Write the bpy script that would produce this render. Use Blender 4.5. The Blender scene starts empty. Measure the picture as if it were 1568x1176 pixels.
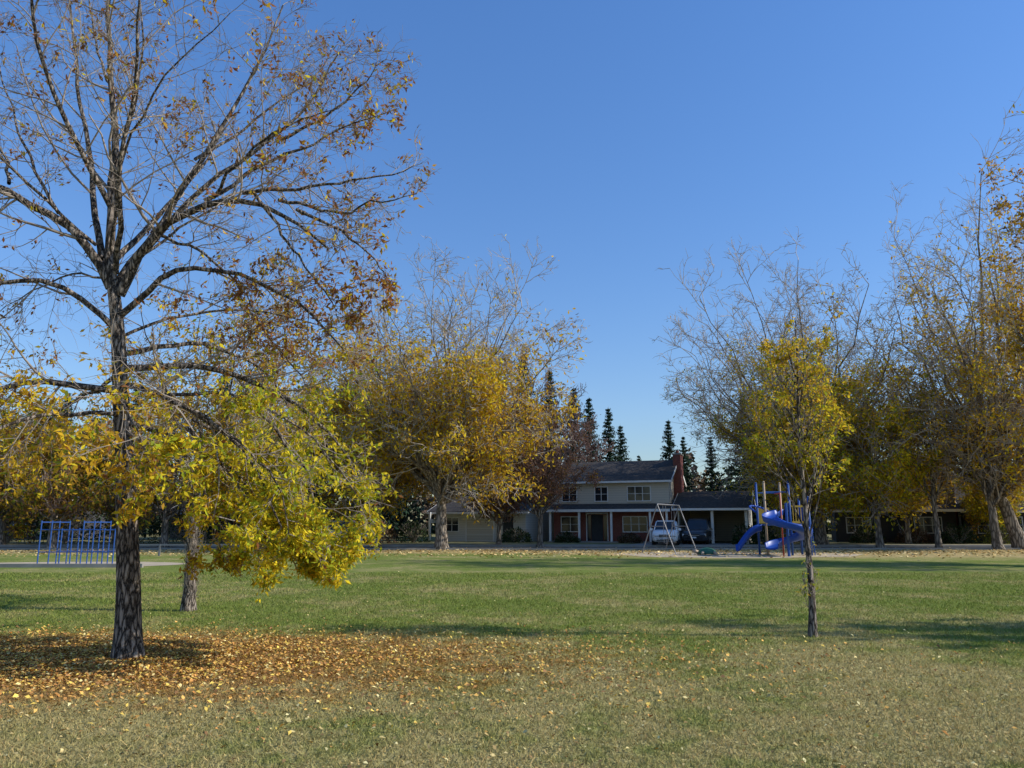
import bpy, math, numpy as np
from mathutils import Vector

R = np.random.default_rng(11)
scene = bpy.context.scene
col = scene.collection

# ------------------------------------------------------------------ materials
def new_mat(name):
    m = bpy.data.materials.new(name); m.use_nodes = True
    nt = m.node_tree; b = nt.nodes['Principled BSDF']
    return m, nt, b

def simple_mat(name, c, rough=0.8, var=0.25, scale=4.0, bump=0.0, metal=0.0, stretch=(1,1,1), spec=0.3):
    m, nt, b = new_mat(name)
    tc = nt.nodes.new('ShaderNodeTexCoord'); mp = nt.nodes.new('ShaderNodeMapping')
    mp.inputs['Scale'].default_value = stretch
    nz = nt.nodes.new('ShaderNodeTexNoise'); nz.inputs['Scale'].default_value = scale
    nz.inputs['Detail'].default_value = 6
    nt.links.new(tc.outputs['Object'], mp.inputs['Vector']); nt.links.new(mp.outputs[0], nz.inputs['Vector'])
    rp = nt.nodes.new('ShaderNodeMix'); rp.data_type = 'RGBA'
    rp.inputs[6].default_value = (*[x*(1-var) for x in c], 1)
    rp.inputs[7].default_value = (*[min(1, x*(1+var)) for x in c], 1)
    mr = nt.nodes.new('ShaderNodeMapRange'); mr.inputs[1].default_value = .3; mr.inputs[2].default_value = .7
    nt.links.new(nz.outputs[0], mr.inputs[0]); nt.links.new(mr.outputs[0], rp.inputs[0])
    nt.links.new(rp.outputs[2], b.inputs['Base Color'])
    b.inputs['Roughness'].default_value = rough; b.inputs['Metallic'].default_value = metal
    b.inputs['Specular IOR Level'].default_value = spec
    if bump > 0:
        bp = nt.nodes.new('ShaderNodeBump'); bp.inputs['Distance'].default_value = bump
        bp.inputs['Strength'].default_value = .8
        nt.links.new(nz.outputs[0], bp.inputs['Height']); nt.links.new(bp.outputs[0], b.inputs['Normal'])
    return m

def leaf_mat(name, trans=0.45):
    m, nt, b = new_mat(name); nt.nodes.remove(b)
    a = nt.nodes.new('ShaderNodeAttribute'); a.attribute_name = 'Col'
    d = nt.nodes.new('ShaderNodeBsdfDiffuse'); nt.links.new(a.outputs['Color'], d.inputs['Color'])
    if trans > 0:
        t = nt.nodes.new('ShaderNodeBsdfTranslucent'); nt.links.new(a.outputs['Color'], t.inputs['Color'])
        mx = nt.nodes.new('ShaderNodeMixShader'); mx.inputs[0].default_value = trans
        nt.links.new(d.outputs[0], mx.inputs[1]); nt.links.new(t.outputs[0], mx.inputs[2])
        nt.links.new(mx.outputs[0], nt.nodes['Material Output'].inputs['Surface'])
    else: nt.links.new(d.outputs[0], nt.nodes['Material Output'].inputs['Surface'])
    return m

def twig_mat(name, c):
    m, nt, b = new_mat(name); nt.nodes.remove(b)
    g = nt.nodes.new('ShaderNodeNewGeometry'); n = nt.nodes.new('ShaderNodeTexNoise'); n.inputs['Scale'].default_value = .7; n.inputs['Detail'].default_value = 1
    nt.links.new(g.outputs['Position'], n.inputs['Vector'])
    mx = nt.nodes.new('ShaderNodeMix'); mx.data_type = 'RGBA'; mx.inputs[6].default_value = (*[x*.7 for x in c], 1); mx.inputs[7].default_value = (*[x*1.3 for x in c], 1)
    nt.links.new(n.outputs[0], mx.inputs[0]); d = nt.nodes.new('ShaderNodeBsdfDiffuse'); nt.links.new(mx.outputs[2], d.inputs['Color'])
    nt.links.new(d.outputs[0], nt.nodes['Material Output'].inputs['Surface'])
    return m

def bark_mat(name, dark, light, scale=9.0, bump=.02):
    m, nt, b = new_mat(name)
    tc = nt.nodes.new('ShaderNodeTexCoord'); mp = nt.nodes.new('ShaderNodeMapping')
    mp.inputs['Scale'].default_value = (1, 1, .22)
    nt.links.new(tc.outputs['Object'], mp.inputs['Vector'])
    v = nt.nodes.new('ShaderNodeTexVoronoi'); v.feature = 'DISTANCE_TO_EDGE'; v.inputs['Scale'].default_value = scale*2.6
    n = nt.nodes.new('ShaderNodeTexNoise'); n.inputs['Scale'].default_value = scale; n.inputs['Detail'].default_value = 8
    n.inputs['Roughness'].default_value = .7
    nm = nt.nodes.new('ShaderNodeMix'); nm.data_type = 'RGBA'; nm.inputs[0].default_value = .12
    nt.links.new(mp.outputs[0], n.inputs['Vector']); nt.links.new(mp.outputs[0], nm.inputs[6]); nt.links.new(n.outputs['Color'], nm.inputs[7])
    nt.links.new(nm.outputs[2], v.inputs['Vector'])
    mu = nt.nodes.new('ShaderNodeMapRange'); mu.inputs[1].default_value = 0; mu.inputs[2].default_value = .25
    nt.links.new(v.outputs['Distance'], mu.inputs[0])
    ad = nt.nodes.new('ShaderNodeMath'); ad.operation = 'MULTIPLY'
    nt.links.new(mu.outputs[0], ad.inputs[0]); nt.links.new(n.outputs[0], ad.inputs[1])
    cr = nt.nodes.new('ShaderNodeMapRange'); cr.inputs[1].default_value = .05; cr.inputs[2].default_value = .5
    nt.links.new(ad.outputs[0], cr.inputs[0])
    mx = nt.nodes.new('ShaderNodeMix'); mx.data_type = 'RGBA'
    mx.inputs[6].default_value = (*dark, 1); mx.inputs[7].default_value = (*light, 1)
    nt.links.new(cr.outputs[0], mx.inputs[0]); nt.links.new(mx.outputs[2], b.inputs['Base Color'])
    b.inputs['Roughness'].default_value = .9; b.inputs['Specular IOR Level'].default_value = .15
    bp = nt.nodes.new('ShaderNodeBump'); bp.inputs['Distance'].default_value = bump; bp.inputs['Strength'].default_value = 1
    nt.links.new(ad.outputs[0], bp.inputs['Height']); nt.links.new(bp.outputs[0], b.inputs['Normal'])
    return m

def field_color(nt, fine=True):
    """lawn colour as a function of the place on the field"""
    N = nt.nodes.new; L = nt.links.new
    tc = N('ShaderNodeNewGeometry')
    pos = tc.outputs['Position']
    sp = N('ShaderNodeSeparateXYZ'); L(pos, sp.inputs[0])
    def noise(scale, det=4, rough=.55):
        n = N('ShaderNodeTexNoise'); n.inputs['Scale'].default_value = scale; n.inputs['Detail'].default_value = det
        n.inputs['Roughness'].default_value = rough; L(pos, n.inputs['Vector']); return n.outputs[0]
    def mrange(v, a, b, c=0., d=1.):
        m = N('ShaderNodeMapRange'); m.interpolation_type = 'SMOOTHSTEP'
        m.inputs[1].default_value = a; m.inputs[2].default_value = b; m.inputs[3].default_value = c; m.inputs[4].default_value = d
        L(v, m.inputs[0]); return m.outputs[0]
    def math_(op, a, b):
        m = N('ShaderNodeMath'); m.operation = op
        for i, x in enumerate((a, b)):
            if isinstance(x, (int, float)): m.inputs[i].default_value = x
            else: L(x, m.inputs[i])
        return m.outputs[0]
    def mix(f, a, b):
        m = N('ShaderNodeMix'); m.data_type = 'RGBA'
        if isinstance(f, float): m.inputs[0].default_value = f
        else: L(f, m.inputs[0])
        for i, x in ((6, a), (7, b)):
            if isinstance(x, tuple): m.inputs[i].default_value = (*x, 1)
            else: L(x, m.inputs[i])
        return m.outputs[2]
    n1 = noise(.35, 2); n2 = noise(2.2, 3, .65)
    n3v = mrange(noise(14, 2, .7), .3, .7) if fine else .5
    near = mrange(sp.outputs['Y'], 6.0, 15., .62, .06)
    f = math_('ADD', mrange(n1, .3, .7, -.25, .38), near)
    f = math_('ADD', f, mrange(n2, .3, .7, -.14, .42))
    f = mrange(f, 0., 1.)
    g = mix(n3v, (.125, .172, .030), (.235, .275, .062))
    d = mix(n3v, (.30, .25, .095), (.47, .395, .175))
    c = mix(f, g, d)
    # fallen-leaf carpet below the big ash
    vs = N('ShaderNodeVectorMath'); vs.operation = 'SUBTRACT'; L(pos, vs.inputs[0]); vs.inputs[1].default_value = (-5.2, 9.5, 0)
    vm = N('ShaderNodeVectorMath'); vm.operation = 'MULTIPLY'; L(vs.outputs[0], vm.inputs[0]); vm.inputs[1].default_value = (.17, .42, 0)
    vl = N('ShaderNodeVectorMath'); vl.operation = 'LENGTH'; L(vm.outputs[0], vl.inputs[0])
    dd = math_('ADD', vl.outputs['Value'], mrange(n2, .3, .7, -.3, .3))
    c = mix(mrange(dd, .55, 1.2, .75, 0.), c, (.36, .19, .062))
    # dry leafy verge along the street
    yv = math_('ADD', sp.outputs['Y'], mrange(sp.outputs['X'], 0., 10., 0., 6.))
    fv = math_('MULTIPLY', mrange(yv, 41., 46.), mrange(n2, .35, .6, .4, 1.))
    c = mix(fv, c, (.52, .38, .18))
    return c

# ------------------------------------------------------------------ mesh tools
def raw_mesh(name, V, F, mat, colr=None, smooth=False):
    V = np.asarray(V, dtype=np.float32).reshape(-1, 3); F = np.asarray(F, dtype=np.int32)
    k = F.shape[1]; me = bpy.data.meshes.new(name)
    me.vertices.add(len(V)); me.vertices.foreach_set('co', V.ravel())
    me.loops.add(F.size); me.loops.foreach_set('vertex_index', F.ravel())
    me.polygons.add(len(F)); me.polygons.foreach_set('loop_start', np.arange(len(F), dtype=np.int32)*k)
    if smooth: me.polygons.foreach_set('use_smooth', np.ones(len(F), dtype=bool))
    me.update(calc_edges=True)
    if colr is not None:
        a = me.color_attributes.new('Col', 'FLOAT_COLOR', 'POINT')
        c = np.ones((len(V), 4), dtype=np.float32); c[:, :3] = colr
        a.data.foreach_set('color', c.ravel())
    me.materials.append(mat)
    return me

def add_obj(name, me, parent=None):
    o = bpy.data.objects.new(name, me); col.objects.link(o)
    if parent: o.parent = parent
    return o

def empty(name, loc=(0, 0, 0), rz=0):
    e = bpy.data.objects.new(name, None); col.objects.link(e); e.location = loc; e.rotation_euler = (0, 0, rz)
    e.empty_display_size = .3
    return e

class MB:
    def __init__(s): s.v = []; s.f = []; s.m = []; s.mats = []
    def mi(s, mat):
        if mat not in s.mats: s.mats.append(mat)
        return s.mats.index(mat)
    def poly(s, pts, mat):
        i = len(s.v); s.v += [tuple(p) for p in pts]; s.f.append(list(range(i, i+len(pts)))); s.m.append(s.mi(mat))
    def hexa(s, p, mat):
        i = len(s.v); s.v += [tuple(q) for q in p]
        for f in ((0, 3, 2, 1), (4, 5, 6, 7), (0, 1, 5, 4), (1, 2, 6, 5), (2, 3, 7, 6), (3, 0, 4, 7)):
            s.f.append([i+k for k in f]); s.m.append(s.mi(mat))
    def box(s, x0, x1, y0, y1, z0, z1, mat):
        s.hexa([(x0, y0, z0), (x1, y0, z0), (x1, y1, z0), (x0, y1, z0), (x0, y0, z1), (x1, y0, z1), (x1, y1, z1), (x0, y1, z1)], mat)
    def cyl(s, a, b, r, mat, n=8, r2=None):
        a = Vector(a); b = Vector(b); d = (b-a).normalized()
        u = d.orthogonal().normalized(); w = d.cross(u); r2 = r if r2 is None else r2
        i = len(s.v); k = s.mi(mat)
        for c, rr in ((a, r), (b, r2)):
            for j in range(n):
                t = 2*math.pi*j/n; s.v.append(tuple(c+u*math.cos(t)*rr+w*math.sin(t)*rr))
        for j in range(n):
            s.f.append([i+j, i+(j+1) % n, i+n+(j+1) % n, i+n+j]); s.m.append(k)
        s.f.append([i+j for j in range(n)][::-1]); s.m.append(k)
        s.f.append([i+n+j for j in range(n)]); s.m.append(k)
    def loft(s, rings, mat, caps=True):
        n = len(rings[0]); i = len(s.v); k = s.mi(mat)
        for r in rings: s.v += [tuple(p) for p in r]
        for a in range(len(rings)-1):
            for j in range(n):
                s.f.append([i+a*n+j, i+a*n+(j+1) % n, i+(a+1)*n+(j+1) % n, i+(a+1)*n+j]); s.m.append(k)
        if caps:
            s.f.append([i+j for j in range(n)][::-1]); s.m.append(k)
            s.f.append([i+(len(rings)-1)*n+j for j in range(n)]); s.m.append(k)
    def done(s, name, parent=None, smooth=False, bevel=0):
        me = bpy.data.meshes.new(name); me.from_pydata(s.v, [], s.f)
        for m in s.mats: me.materials.append(m)
        me.polygons.foreach_set('material_index', s.m)
        if smooth: me.polygons.foreach_set('use_smooth', [True]*len(s.f))
        me.update(); o = add_obj(name, me, parent)
        if bevel:
            b = o.modifiers.new('bevel', 'BEVEL'); b.width = bevel; b.segments = 2
        return o

# ------------------------------------------------------------------ vegetation tools
def unit(a): return a/np.maximum(np.linalg.norm(a, axis=-1, keepdims=True), 1e-9)

def fn(p, scale, seed):
    r = np.random.default_rng(seed); o = np.zeros(len(p))
    for k in range(7):
        w = r.normal(size=3)*scale*(1+.35*k); o += np.sin(p @ w + r.uniform(0, 6.28))/(1+.25*k)
    return o/3.0

def tubes(groups):
    Vs, Fs, off = [], [], 0
    for pts, rad, S in groups:
        n, K, _ = pts.shape
        if n == 0: continue
        T = unit(np.gradient(pts, axis=1)); mean = np.abs(unit(T.mean(axis=1)))
        ref = np.eye(3)[np.argmin(mean, axis=1)][:, None, :]
        U = unit(np.cross(T, ref)); W = np.cross(T, U)
        th = np.arange(S)*2*math.pi/S
        V = pts[:, :, None, :] + rad[:, :, None, None]*(np.cos(th)[None, None, :, None]*U[:, :, None, :] + np.sin(th)[None, None, :, None]*W[:, :, None, :])
        idx = np.arange(n*K*S).reshape(n, K, S)+off; nx = np.roll(idx, -1, axis=2)
        F = np.stack([idx[:, :-1], nx[:, :-1], nx[:, 1:], idx[:, 1:]], -1).reshape(-1, 4)
        Vs.append(V.reshape(-1, 3)); Fs.append(F); off += n*K*S
    return np.concatenate(Vs), np.concatenate(Fs)

def grow(P, D, L, r0, nseg, wander, trop, rng, rend=.35):
    n = len(P); pts = np.zeros((n, nseg+1, 3)); pts[:, 0] = P; D = unit(D)
    for k in range(nseg):
        D = unit(D + rng.normal(size=(n, 3))*wander + trop)
        pts[:, k+1] = pts[:, k] + D*(L/nseg)[:, None]
    pts[:, :, 2] = np.maximum(pts[:, :, 2], .25)
    t = np.linspace(0, 1, nseg+1)
    return pts, r0[:, None]*(1+(rend-1)*t)[None, :]

def spawn(pts, rad, per, tmin, tmax, amin, amax, rng):
    n, K, _ = pts.shape; idx = np.repeat(np.arange(n), per); m = len(idx)
    t = rng.uniform(tmin, tmax, m)
    t[::per] = tmax
    x = t*(K-1); i = np.minimum(x.astype(int), K-2); f = (x-i)[:, None]
    P = pts[idx, i]*(1-f)+pts[idx, i+1]*f
    T = unit(pts[idx, i+1]-pts[idx, i])
    r = rad[idx, i]*(1-f[:, 0])+rad[idx, i+1]*f[:, 0]
    q = unit(np.cross(T, rng.normal(size=(m, 3)))); a = np.radians(rng.uniform(amin, amax, m))[:, None]
    D = T*np.cos(a)+q*np.sin(a)
    seg = np.linalg.norm(np.diff(pts, axis=1), axis=2).sum(1)[idx]
    return P, D, seg, r, t

def leaf_quads(C, size, rng, droop=.5, aspect=.34):
    n = len(C); d = unit(rng.normal(size=(n, 3))+np.array([0, 0, -droop])); w = unit(np.cross(d, rng.normal(size=(n, 3))))
    nn = np.cross(d, w); s = size[:, None]
    b = C; tip = C+d*s; mid = C+d*s*.45+nn*s*.10
    V = np.stack([b, mid+w*s*aspect*.6, tip, mid-w*s*aspect*.6], 1).reshape(-1, 3)
    return V, np.arange(n*4).reshape(n, 4)

def pick(pal, w, n, rng):
    pal = np.array(pal); w = np.array(w, float); return pal[rng.choice(len(pal), n, p=w/w.sum())]

def resample(poly, k):
    p = np.array(poly, float); d = np.r_[0, np.cumsum(np.linalg.norm(np.diff(p, axis=0), axis=1))]
    t = np.linspace(0, d[-1], k); q = np.stack([np.interp(t, d, p[:, i]) for i in range(3)], 1)
    for _ in range(2): q[1:-1] = .25*q[:-2]+.5*q[1:-1]+.25*q[2:]
    return q

BARK = bark_mat('bark_ash', (.030, .024, .020), (.38, .31, .25), 9, .03)
BARK_FAR = bark_mat('bark_cottonwood', (.09, .072, .055), (.36, .30, .24), 3, .04)
TWIG = twig_mat('twig_bark', (.31, .26, .215))
TWIG_PALE = twig_mat('twig_bark_pale', (.42, .36, .30))
TWIG_RED = twig_mat('twig_bark_reddish', (.22, .14, .115))
LEAF = leaf_mat('leaf'); NEEDLE = leaf_mat('needles', 0); LITTER = leaf_mat('dry_leaf', 0)

def dress(name, limbs, trunk, seed, per=(9, 6, 4), ratios=(.5, .45, .45), trops=((0, 0, .05), (0, 0, .05), (0, 0, .0)),
          twig_r=.004, leafspec=None, sides=(20, 8, 4, 3, 3), bark=BARK, twig=TWIG, lens=None, ang=((30, 65), (30, 65), (25, 60)), extra=None, rmax=(.45,.5,.6)):
    """trunk: (pts,rad); limbs: list of (pts,rad) with equal point counts"""
    rng = np.random.default_rng(seed); e = empty(name, tuple(trunk[0][0]))
    base = trunk[0][0]
    lp = np.stack([l[0] for l in limbs]); lr = np.stack([l[1] for l in limbs])
    groups = [(trunk[0][None], trunk[1][None], sides[0]), (lp, lr, sides[1])]
    P, D, S, r, t = spawn(lp, lr, per[0], .18, 1., *ang[0], rng)
    L = S*ratios[0]*(1.15-.6*t)*rng.uniform(.6, 1.2, len(t))
    p2, r2 = grow(P, D, L, np.maximum(r*rmax[0], twig_r*1.8), 6, .13, np.array(trops[0]), rng)
    P, D, S, r, t = spawn(p2, r2, per[1], .15, 1., *ang[1], rng)
    L = S*ratios[1]*(1.2-.6*t)*rng.uniform(.6, 1.3, len(t))
    p3, r3 = grow(P, D, L, np.maximum(r*rmax[1], twig_r*1.4), 4, .18, np.array(trops[1]), rng)
    P, D, S, r, t = spawn(p3, r3, per[2], .15, 1., *ang[2], rng)
    L = S*ratios[2]*(1.2-.5*t)*rng.uniform(.6, 1.4, len(t))
    p4, r4 = grow(P, D, L, np.maximum(r*rmax[2], twig_r), 2, .2, np.array(trops[2]), rng)
    V, F = tubes(groups)
    add_obj('trunk_and_limbs', raw_mesh(name+'_wood', V-base, F, bark, smooth=True), e)
    V, F = tubes([(p2, r2, sides[2]), (p3, r3, sides[3]), (p4, r4, sides[4])])
    add_obj('twigs', raw_mesh(name+'_twigs', V-base, F, twig, smooth=True), e)
    if leafspec:
        A = np.concatenate([p4[:, 1:].reshape(-1, 3), (p4[:, :1]*.5+p4[:, 1:2]*.5).reshape(-1, 3), p3[:, 2:].reshape(-1, 3)])
        Cc, Sz, Co = leafspec(A, rng)
        V, F = leaf_quads(Cc, Sz, rng)
        add_obj('leaves', raw_mesh(name+'_leaves', V-base, F, LEAF, np.repeat(Co, 4, axis=0)), e)
    return e, (p2, p3, p4)

def mkspec(prob, palette, k, size, spread, palw):
    """prob(A)->0..1 keep probability ; palw(A)->weight matrix"""
    def f(A, rng):
        keep = rng.random(len(A)) < prob(A); A = A[keep]
        A = np.repeat(A, k, axis=0); W = palw(A); W = np.maximum(W, 0); W = W/W.sum(1, keepdims=True)
        c = (rng.random(len(A))[:, None] > np.cumsum(W, 1)).sum(1).clip(0, len(palette)-1)
        C = np.array(palette)[c]*rng.uniform(.65, 1.25, (len(A), 1))
        return A+rng.normal(size=A.shape)*spread, size*rng.uniform(.6, 1.3, len(A)), C
    return f

GREEN = (.40, .44, .035); YEL = (.74, .58, .035); GOLD = (.72, .45, .035); OCH = (.54, .31, .045); RUST = (.32, .135, .05); BROWN = (.24, .14, .065); OLIVE = (.24, .27, .035)

def auto_tree(name, x, y, H, r0, fork, cr, nlead, seed, z0=0., lean=(0, 0), cshift=(0, 0), leaf=None, per=(11, 6, 4), twig=TWIG_PALE, bark=BARK_FAR,
              lowest=.0, twig_r=.013, trops=((0, 0, .04), (0, 0, .03), (0, 0, .02)), ratios=(.34, .48, .5), sides=(12, 6, 3, 3, 3), lift=.32):
    rng = np.random.default_rng(seed)
    top = np.array([x+lean[0], y+lean[1], z0+fork*1.15]); b = np.array([x, y, z0])
    k = 12; t = np.linspace(0, 1, k)[:, None]
    tp = b+(top-b)*t; tp[1:, :2] += np.cumsum(rng.normal(size=(k-1, 2))*.02*fork/3, axis=0)
    tr = r0*(1-.42*t[:, 0])*(1+.35*np.exp(-t[:, 0]*14))
    limbs = []
    cc = np.array([x+lean[0]+cshift[0], y+lean[1]+cshift[1], z0+fork+(H-fork)*.42])
    for i in range(nlead):
        az = i*2.399+rng.uniform(-.3, .3); h = lowest+(1-lowest)*((i+.5)/nlead)**.8
        el = math.asin(min(.999, h)) if h >= 0 else -math.asin(min(.999, -h))
        hh = (H-fork)*.58 if el > 0 else (H-fork)*.42
        tgt = cc+np.array([cr*math.cos(el)*math.cos(az), cr*math.cos(el)*math.sin(az), hh*math.sin(el)])*rng.uniform(.66, 1.0)
        s = rng.uniform(.62, 1.0); j = s*(k-1); i0 = min(int(j), k-2); f = j-i0
        p0 = tp[i0]*(1-f)+tp[i0+1]*f; d = np.linalg.norm(tgt-p0)
        p1 = p0+np.array([(tgt-p0)[0]*.35, (tgt-p0)[1]*.35, d*lift*(.4+max(0, h)*.8)])
        u = np.linspace(0, 1, 11)[:, None]; pp = p0*(1-u)**2+2*p1*u*(1-u)+tgt*u**2
        pp[1:] += np.cumsum(rng.normal(size=(10, 3))*d*.020, axis=0)
        rr = r0*rng.uniform(.30, .48)*(1-.88*u[:, 0]**.8)
        limbs.append((pp, rr))
    return dress(name, limbs, (tp, tr), seed+1, per=per, ratios=ratios, trops=trops, twig_r=twig_r, leafspec=leaf, bark=bark, twig=twig, sides=sides)[0]

# ------------------------------------------------------------------ world, sun, camera
w = bpy.data.worlds.new("World"); scene.world = w; w.use_nodes = True
wn = w.node_tree.nodes; wl = w.node_tree.links
sky = wn.new('ShaderNodeTexSky'); sky.sky_type = 'NISHITA'; sky.sun_disc = False
EL = math.radians(32); AZ = math.radians(96)
sky.sun_elevation = EL; sky.sun_rotation = AZ; sky.altitude = 0; sky.air_density = 1.5; sky.dust_density = .2; sky.ozone_density = 2.0
hs = wn.new('ShaderNodeHueSaturation'); hs.inputs['Saturation'].default_value = 1.25; hs.inputs['Value'].default_value = 1.35
gma = wn.new('ShaderNodeGamma'); gma.inputs['Gamma'].default_value = .80
tint = wn.new('ShaderNodeMix'); tint.data_type = 'RGBA'; tint.blend_type = 'MULTIPLY'; tint.inputs[0].default_value = 1; tint.inputs[7].default_value = (.61, .79, 1.20, 1)
bg = wn['Background']; bg.inputs['Strength'].default_value = .15
wl.new(sky.outputs[0], hs.inputs['Color']); wl.new(hs.outputs[0], gma.inputs['Color']); wl.new(gma.outputs[0], tint.inputs[6]); wl.new(tint.outputs[2], bg.inputs['Color'])
ts = Vector((math.sin(AZ)*math.cos(EL), math.cos(AZ)*math.cos(EL), math.sin(EL)))
sl = bpy.data.lights.new('sun', 'SUN'); sl.energy = 5.0; sl.angle = math.radians(.5); sl.color = (1, .96, .87)
so = bpy.data.objects.new('sun', sl); col.objects.link(so); so.rotation_euler = ts.to_track_quat('Z', 'Y').to_euler(); so.location = (30, -5, 30)
cam = bpy.data.cameras.new('camera'); co = bpy.data.objects.new('camera', cam); col.objects.link(co); scene.camera = co
cam.lens = 26.4; cam.sensor_width = 36; cam.clip_end = 3000; co.location = (0, 0, 1.6); co.rotation_euler = (math.radians(100.6), 0, 0)
scene.view_settings.view_transform = 'Standard'; scene.view_settings.look = 'None'; scene.view_settings.exposure = 0

# ------------------------------------------------------------------ ground
m_ground, nt, b = new_mat('lawn_ground'); c = field_color(nt); nt.links.new(c, b.inputs['Base Color'])
b.inputs['Roughness'].default_value = 1; b.inputs['Specular IOR Level'].default_value = .05
bn = nt.nodes.new('ShaderNodeTexNoise'); bn.inputs['Scale'].default_value = 30; bn.inputs['Detail'].default_value = 4
g = nt.nodes.new('ShaderNodeNewGeometry'); nt.links.new(g.outputs['Position'], bn.inputs['Vector'])
bp = nt.nodes.new('ShaderNodeBump'); bp.inputs['Distance'].default_value = .05; nt.links.new(bn.outputs[0], bp.inputs['Height']); nt.links.new(bp.outputs[0], b.inputs['Normal'])
gm = MB(); gm.poly([(-1500, -300, 0), (1500, -300, 0), (1500, 2500, 0), (-1500, 2500, 0)], m_ground); gm.done('ground')

m_blade, nt, b = new_mat('grass_blades'); c = field_color(nt, False); nt.nodes.remove(b)
a = nt.nodes.new('ShaderNodeAttribute'); a.attribute_name = 'Col'
mx = nt.nodes.new('ShaderNodeMix'); mx.data_type = 'RGBA'; mx.blend_type = 'MULTIPLY'; mx.inputs[0].default_value = 1
d = nt.nodes.new('ShaderNodeBsdfDiffuse'); tl = nt.nodes.new('ShaderNodeBsdfTranslucent'); ms = nt.nodes.new('ShaderNodeMixShader'); ms.inputs[0].default_value = .3
nt.links.new(c, mx.inputs[6]); nt.links.new(a.outputs['Color'], mx.inputs[7]); nt.links.new(mx.outputs[2], d.inputs['Color']); nt.links.new(mx.outputs[2], tl.inputs['Color'])
nt.links.new(d.outputs[0], ms.inputs[1]); nt.links.new(tl.outputs[0], ms.inputs[2]); nt.links.new(ms.outputs[0], nt.nodes['Material Output'].inputs['Surface'])
n = 300000
u = R.random(n); Y = 4.2*(26/4.2)**(u**.9); X = R.uniform(-1, 1, n)*(Y*.80+1.0)
h = R.uniform(.015, .038, n)*(1+Y*.03); wd = R.uniform(.002, .004, n)*(1+Y*.10); th = R.uniform(0, 6.28, n); ln = R.normal(size=(n, 2))*h[:, None]*.7
P = np.stack([X, Y, np.zeros(n)], 1); s_ = np.stack([np.cos(th)*wd, np.sin(th)*wd, np.zeros(n)], 1)
tip = P.copy(); tip[:, :2] += ln; tip[:, 2] = h
V = np.stack([P-s_, P+s_, tip], 1).reshape(-1, 3)
v = R.uniform(.65, 1.45, n)[:, None]*np.where(R.random(n)[:, None] < .14, np.array([[1.5, 1.3, 1.35]]), np.array([[1., 1., 1.]]))
add_obj('grass', raw_mesh('grass', V, np.arange(3*n).reshape(n, 3), m_blade, np.repeat(v, 3, axis=0)))

def litter(name, P, pal, wts, smin, smax, up=.012):
    n = len(P); th = R.uniform(0, 6.28, n); s = R.uniform(smin, smax, n)[:, None]
    d = np.stack([np.cos(th), np.sin(th), R.normal(size=n)*.35], 1); w_ = np.stack([-np.sin(th), np.cos(th), R.normal(size=n)*.4], 1)
    C = np.c_[P, np.full(n, up)+R.random(n)*.02]
    V = np.stack([C-d*s*.5, C+w_*s*.28+[0, 0, .006], C+d*s*.5, C-w_*s*.28+[0, 0, .006]], 1).reshape(-1, 3); V[:, 2] = np.maximum(V[:, 2], .004)
    cl = pick(pal, wts, n, R)*R.uniform(.55, 1.25, (n, 1))
    add_obj(name, raw_mesh(name, V, np.arange(4*n).reshape(n, 4), LITTER, np.repeat(cl, 4, axis=0)))
# carpet below the ash
n = 36000; P = np.stack([-5.8+R.normal(size=n)*2.5, 9.5+R.normal(size=n)*1.05], 1)
k2 = fn(np.c_[P, P[:, :1]*0], 1.2, 3) > -.5+R.normal(size=n)*.4
pal = [(.70, .40, .11), (.58, .28, .085), (.78, .55, .12), (.34, .18, .08), (.80, .64, .27)]
P1 = P[k2]
n = 5600; yy = 4.5*(34/4.5)**R.random(n); P2 = np.stack([R.uniform(-1, 1, n)*(yy*.78+1), yy], 1)
n = 6000; P3 = np.stack([-1.8+R.normal(size=n)*3.0, 9.3+R.normal(size=n)*1.4], 1)
litter('fallen_leaves', np.concatenate([P1, P3]), pal, [4, 3, 2.5, 2, 1.3], .025, .06)
litter('scattered_leaves', P2, [(.60, .46, .20), (.46, .32, .13), (.72, .62, .30), (.28, .18, .08)], [3, 3, 1, 2], .022, .05)
n = 12000; P4 = np.stack([np.r_[R.uniform(-2, 60, n*3//4), R.uniform(-40, 0, n//4)], 45.5+R.normal(size=n)*3.4], 1)
litter('verge_leaves', P4, [(.68, .48, .20), (.57, .37, .15), (.78, .62, .3)], [3, 2, 1], .10, .2)

# ------------------------------------------------------------------ street
asph = simple_mat('asphalt', (.050, .048, .046), .95, .2, 3, .005, spec=.1); conc = simple_mat('concrete', (.28, .26, .23), .9, .15, 2)
sand = simple_mat('playground_sand', (.46, .37, .25), .95, .2, 2)
s = MB(); s.box(-150, 150, 49.8, 55.0, .0, .006, asph); s.done('road')
s = MB(); s.box(-150, 150, 49.6, 49.8, 0, .12, conc); s.done('kerb')
s = MB(); s.box(-150, 150, 55.0, 55.2, 0, .14, conc); s.done('kerb')
s = MB(); s.box(-150, 150, 55.2, 56.6, 0, .15, conc); s.done('sidewalk')
yard = simple_mat('yard_lawn', (.22, .19, .07), .95, .4, .8)
s = MB(); s.hexa([(-150, 56.6, -.1), (150, 56.6, -.1), (150, 110, -.1), (-150, 110, -.1), (-150, 56.6, .15), (150, 56.6, .15), (150, 110, .40), (-150, 110, .40)], yard); s.done('front_yard_lawn')
s = MB(); ring = []
for i in range(40):
    a = i*math.pi/20; q = 1+.06*math.sin(3*a+1)+.04*math.sin(7*a); ring.append((12+6.6*q*math.cos(a), 41.5+4.0*q*math.sin(a), .008))
s.poly(ring, sand); s.done('playground_sand')
s = MB(); ring = []
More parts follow.
